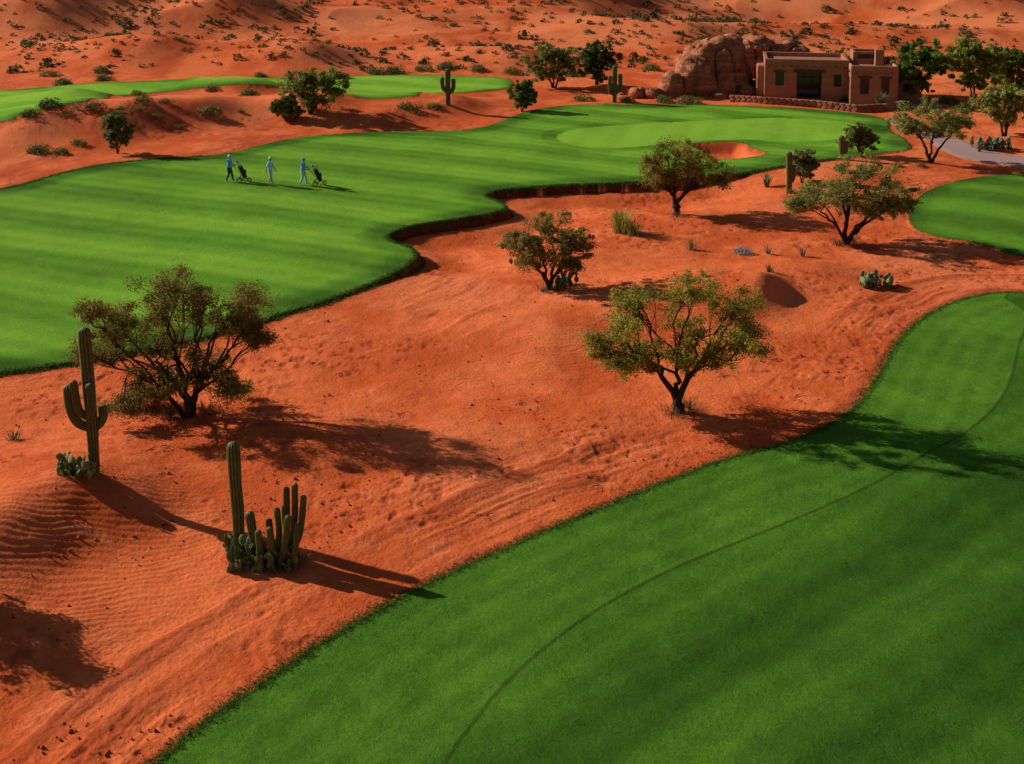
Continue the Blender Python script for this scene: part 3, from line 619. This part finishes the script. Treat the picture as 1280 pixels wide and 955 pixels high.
# ------------------------------------------------------------ golfers
def human(name,px,py,shirt,pants,cap,step=1,arms='push',shorts=False,yaw=0):
    P,m=place(px,py)
    J=[];E=[]
    def v(x,y,z,r,par=None):
        J.append((x,y,z,r)); 
        if par is not None: E.append((par,len(J)-1))
        return len(J)-1
    pel=v(0,0,.96,.165);sp=v(.02,0,1.12,.16,pel);ch=v(.03,0,1.30,.185,sp);nb=v(.02,0,1.44,.10,ch);nk=v(.03,0,1.50,.062,nb);h1=v(.045,0,1.57,.085,nk);h2=v(.04,0,1.64,.105,h1);h3=v(.035,0,1.70,.085,h2)
    nose=v(.155,0,1.62,.016,h2)
    for s in (1,-1):
        sh=v(.02,s*.18,1.40,.078,ch)
        if arms=='push': el=(.06,s*.26,1.12);wr=(.30,s*.17,1.06)
        else: el=(-.06*s*step,s*.27,1.12);wr=(.06-.16*s*step,s*.26,.88)
        e=v(*el,.055,sh);w=v(*wr,.036,e); d=np.array(wr)-np.array(el);d/=np.linalg.norm(d); pm=np.array(wr)+d*.06; hp=v(*pm,.036,w)
        up=np.array([0,1,0])
        for k in range(4):
            b=pm+d*.045+up*(k-1.5)*.02; f1=v(*b,.0095,hp); l=[.03,.036,.033,.026][k]; dn=np.array([0,0,-.4]); q=b+(d+dn*.5)*l; f2=v(*q,.0085,f1); v(*(q+(d*.5+dn*1.6)*l*.8),.0075,f2)
        tb=v(*(pm+np.array([0,-s*.03,.01])),.011,hp); v(*(pm+np.array([0,-s*.045,.0])+d*.035),.009,tb)
    f,b=(1,-1) if step>0 else (-1,1)
    hp=v(.01,f*.095,.90,.115,pel);kn=v(.13,f*.10,.50,.082,hp);an=v(.20,f*.10,.10,.056,kn);v(.36,f*.11,.05,.046,an)
    hp=v(-.01,b*.095,.90,.115,pel);kn=v(.02,b*.10,.49,.082,hp);an=v(-.18,b*.10,.13,.056,kn);v(-.05,b*.11,.05,.046,an)
    me=bpy.data.meshes.new('body');me.from_pydata([j[:3] for j in J],E,[]);o=bpy.data.objects.new('body',me);col.objects.link(o)
    sk=o.modifiers.new('s','SKIN');sk.use_smooth_shade=True
    for i,j in enumerate(J): me.skin_vertices[0].data[i].radius=(j[3],j[3])
    me.skin_vertices[0].data[0].use_root=True
    ss=o.modifiers.new('u','SUBSURF');ss.levels=2;ss.render_levels=2
    bpy.context.view_layer.update()
    nm=bpy.data.meshes.new_from_object(o.evaluated_get(bpy.context.evaluated_depsgraph_get()));o.modifiers.clear();o.data=nm
    nm.materials.clear();nm.materials.append(M_cloth)
    ca=nm.color_attributes.get('Col') or nm.color_attributes.new('Col','FLOAT_COLOR','POINT')
    skin=(.50,.27,.18);hair=(.05,.03,.02);n=len(nm.vertices);V=np.empty(n*3,np.float32);nm.vertices.foreach_get('co',V);V=V.reshape(-1,3);C=np.tile(np.array([*skin,1.]),(n,1))
    z=V[:,2];ay=np.abs(V[:,1]); arm=(ay>.20)&(z>.7)&(z<1.17)|((V[:,0]>.19)&(z>.8)&(z<1.25))
    C[(z>.95)&(z<1.49)&~arm,:3]=shirt; C[arm&(z>1.17),:3]=shirt
    C[(z<=.95)&~arm,:3]=pants
    if shorts: C[(z<.48)&~arm,:3]=skin; C[(z<.2)&~arm,:3]=(.7,.7,.7)
    C[(z<.10),:3]=(.6,.6,.6); C[(z>1.60)&(V[:,0]<.03),:3]=hair; C[z>1.665,:3]=cap
    ca.data.foreach_set('color',C.astype(np.float32).ravel())
    e=bpy.data.objects.new(name,None);col.objects.link(e);e.location=P;e.rotation_euler=(0,0,yaw);o.parent=e
    ac=Acc();ac.ell((.035,0,1.68),(.118,.105,.095),cap,0,14,9);ac.ell((.15,0,1.672),(.09,.08,.012),cap,0,12,5)
    ac.ell((.13,.033,1.635),(.012,.014,.009),(.02,.02,.02));ac.ell((.13,-.033,1.635),(.012,.014,.009),(.02,.02,.02));ac.ell((.13,0,1.575),(.01,.025,.006),(.3,.1,.08))
    for s in (1,-1): ac.ell((.03,s*.10,1.625),(.02,.012,.03),skin)
    ac.obj('cap_and_face',[M_cloth],parent=e); return e
human('golfer',287,227,(.12,.45,.85),(.05,.07,.13),(.7,.75,.8),1,'push',yaw=-.15)
human('golfer',338,230,(.40,.62,.85),(.45,.55,.68),(.7,.75,.8),-1,'swing',True,yaw=-.4)
human('golfer',379,231,(.15,.50,.85),(.55,.60,.66),(.2,.35,.6),1,'push',yaw=-.15)
def cart(px,py):
    P,m=place(px,py);ac=Acc();k=(.02,.02,.022)
    def wheel(c,r):
        th=np.linspace(0,2*math.pi,21);pts=np.stack([c[0]+r*np.cos(th),np.full(21,c[1]),c[2]+r*np.sin(th)],1);ac.tube(pts,.028,k,6)
        for a in np.arange(6)*math.pi/3: ac.tube([c,(c[0]+r*math.cos(a),c[1],c[2]+r*math.sin(a))],.008,(.3,.3,.3),4)
    for y in(-.33,.33): wheel((0,y,.16),.15)
    wheel((.55,0,.14),.12); ac.tube([(0,-.33,.16),(0,.33,.16)],.015,k,6)
    ac.tube([(.55,0,.14),(.15,0,.3),(-.15,0,.7),(-.45,0,1.02)],.018,k,6);ac.tube([(-.45,-.13,1.02),(-.45,.13,1.02)],.016,k,6)
    d=np.array([-.42,0,.9]);d/=np.linalg.norm(d);b0=np.array([.32,0,.25])
    ac.tube([b0,b0+d*.3,b0+d*.86],[.13,.14,.155],(.025,.03,.04),12,cap=True);ac.tube([b0+d*.82,b0+d*.88],.165,(.3,.32,.35),12);ac.ell(b0+d*.35+np.array([.12,0,.05]),(.09,.12,.2),(.04,.05,.07))
    for i in range(9):
        q=b0+d*.7+np.array([rng.uniform(-.07,.07),rng.uniform(-.09,.09),0]);e=q+d*rng.uniform(.3,.5)+rng.normal(size=3)*.03;ac.tube([q,e],.007,(.4,.4,.4),4);ac.ell(e,(.05,.045,.055),(.02,.02,.025) if i%2 else (.35,.35,.38))
    ac.obj('golf_push_cart',[M_obj],P)
cart(301,227);cart(395,231)
# ------------------------------------------------------------ light / world / camera
w=bpy.data.worlds.new('World');sc.world=w;w.use_nodes=True
sk=w.node_tree.nodes.new('ShaderNodeTexSky');sk.sky_type='NISHITA';sk.sun_disc=False;sk.sun_elevation=SUN_EL;sk.sun_rotation=SUN_AZ%(2*math.pi)
bg=w.node_tree.nodes['Background'];bg.inputs[1].default_value=.05;w.node_tree.links.new(sk.outputs[0],bg.inputs[0])
L=bpy.data.lights.new('sun','SUN');L.energy=5.0;L.angle=math.radians(.5);L.color=(1,.955,.87);o=bpy.data.objects.new('sun',L);col.objects.link(o)
o.rotation_euler=Vector((SX*math.cos(SUN_EL),SY*math.cos(SUN_EL),-math.sin(SUN_EL))).to_track_quat('-Z','Y').to_euler()
cam=bpy.data.cameras.new('camera');cam.lens=36*F/1280;cam.sensor_width=36;cam.clip_end=4000;cam.clip_start=.5;cam.shift_y=(CY-477.5)/1280
co=bpy.data.objects.new('camera',cam);col.objects.link(co);co.location=(0,0,H);co.rotation_euler=(math.pi/2-PITCH,0,0);sc.camera=co
sc.view_settings.view_transform='Standard';sc.view_settings.look='None';sc.view_settings.exposure=0
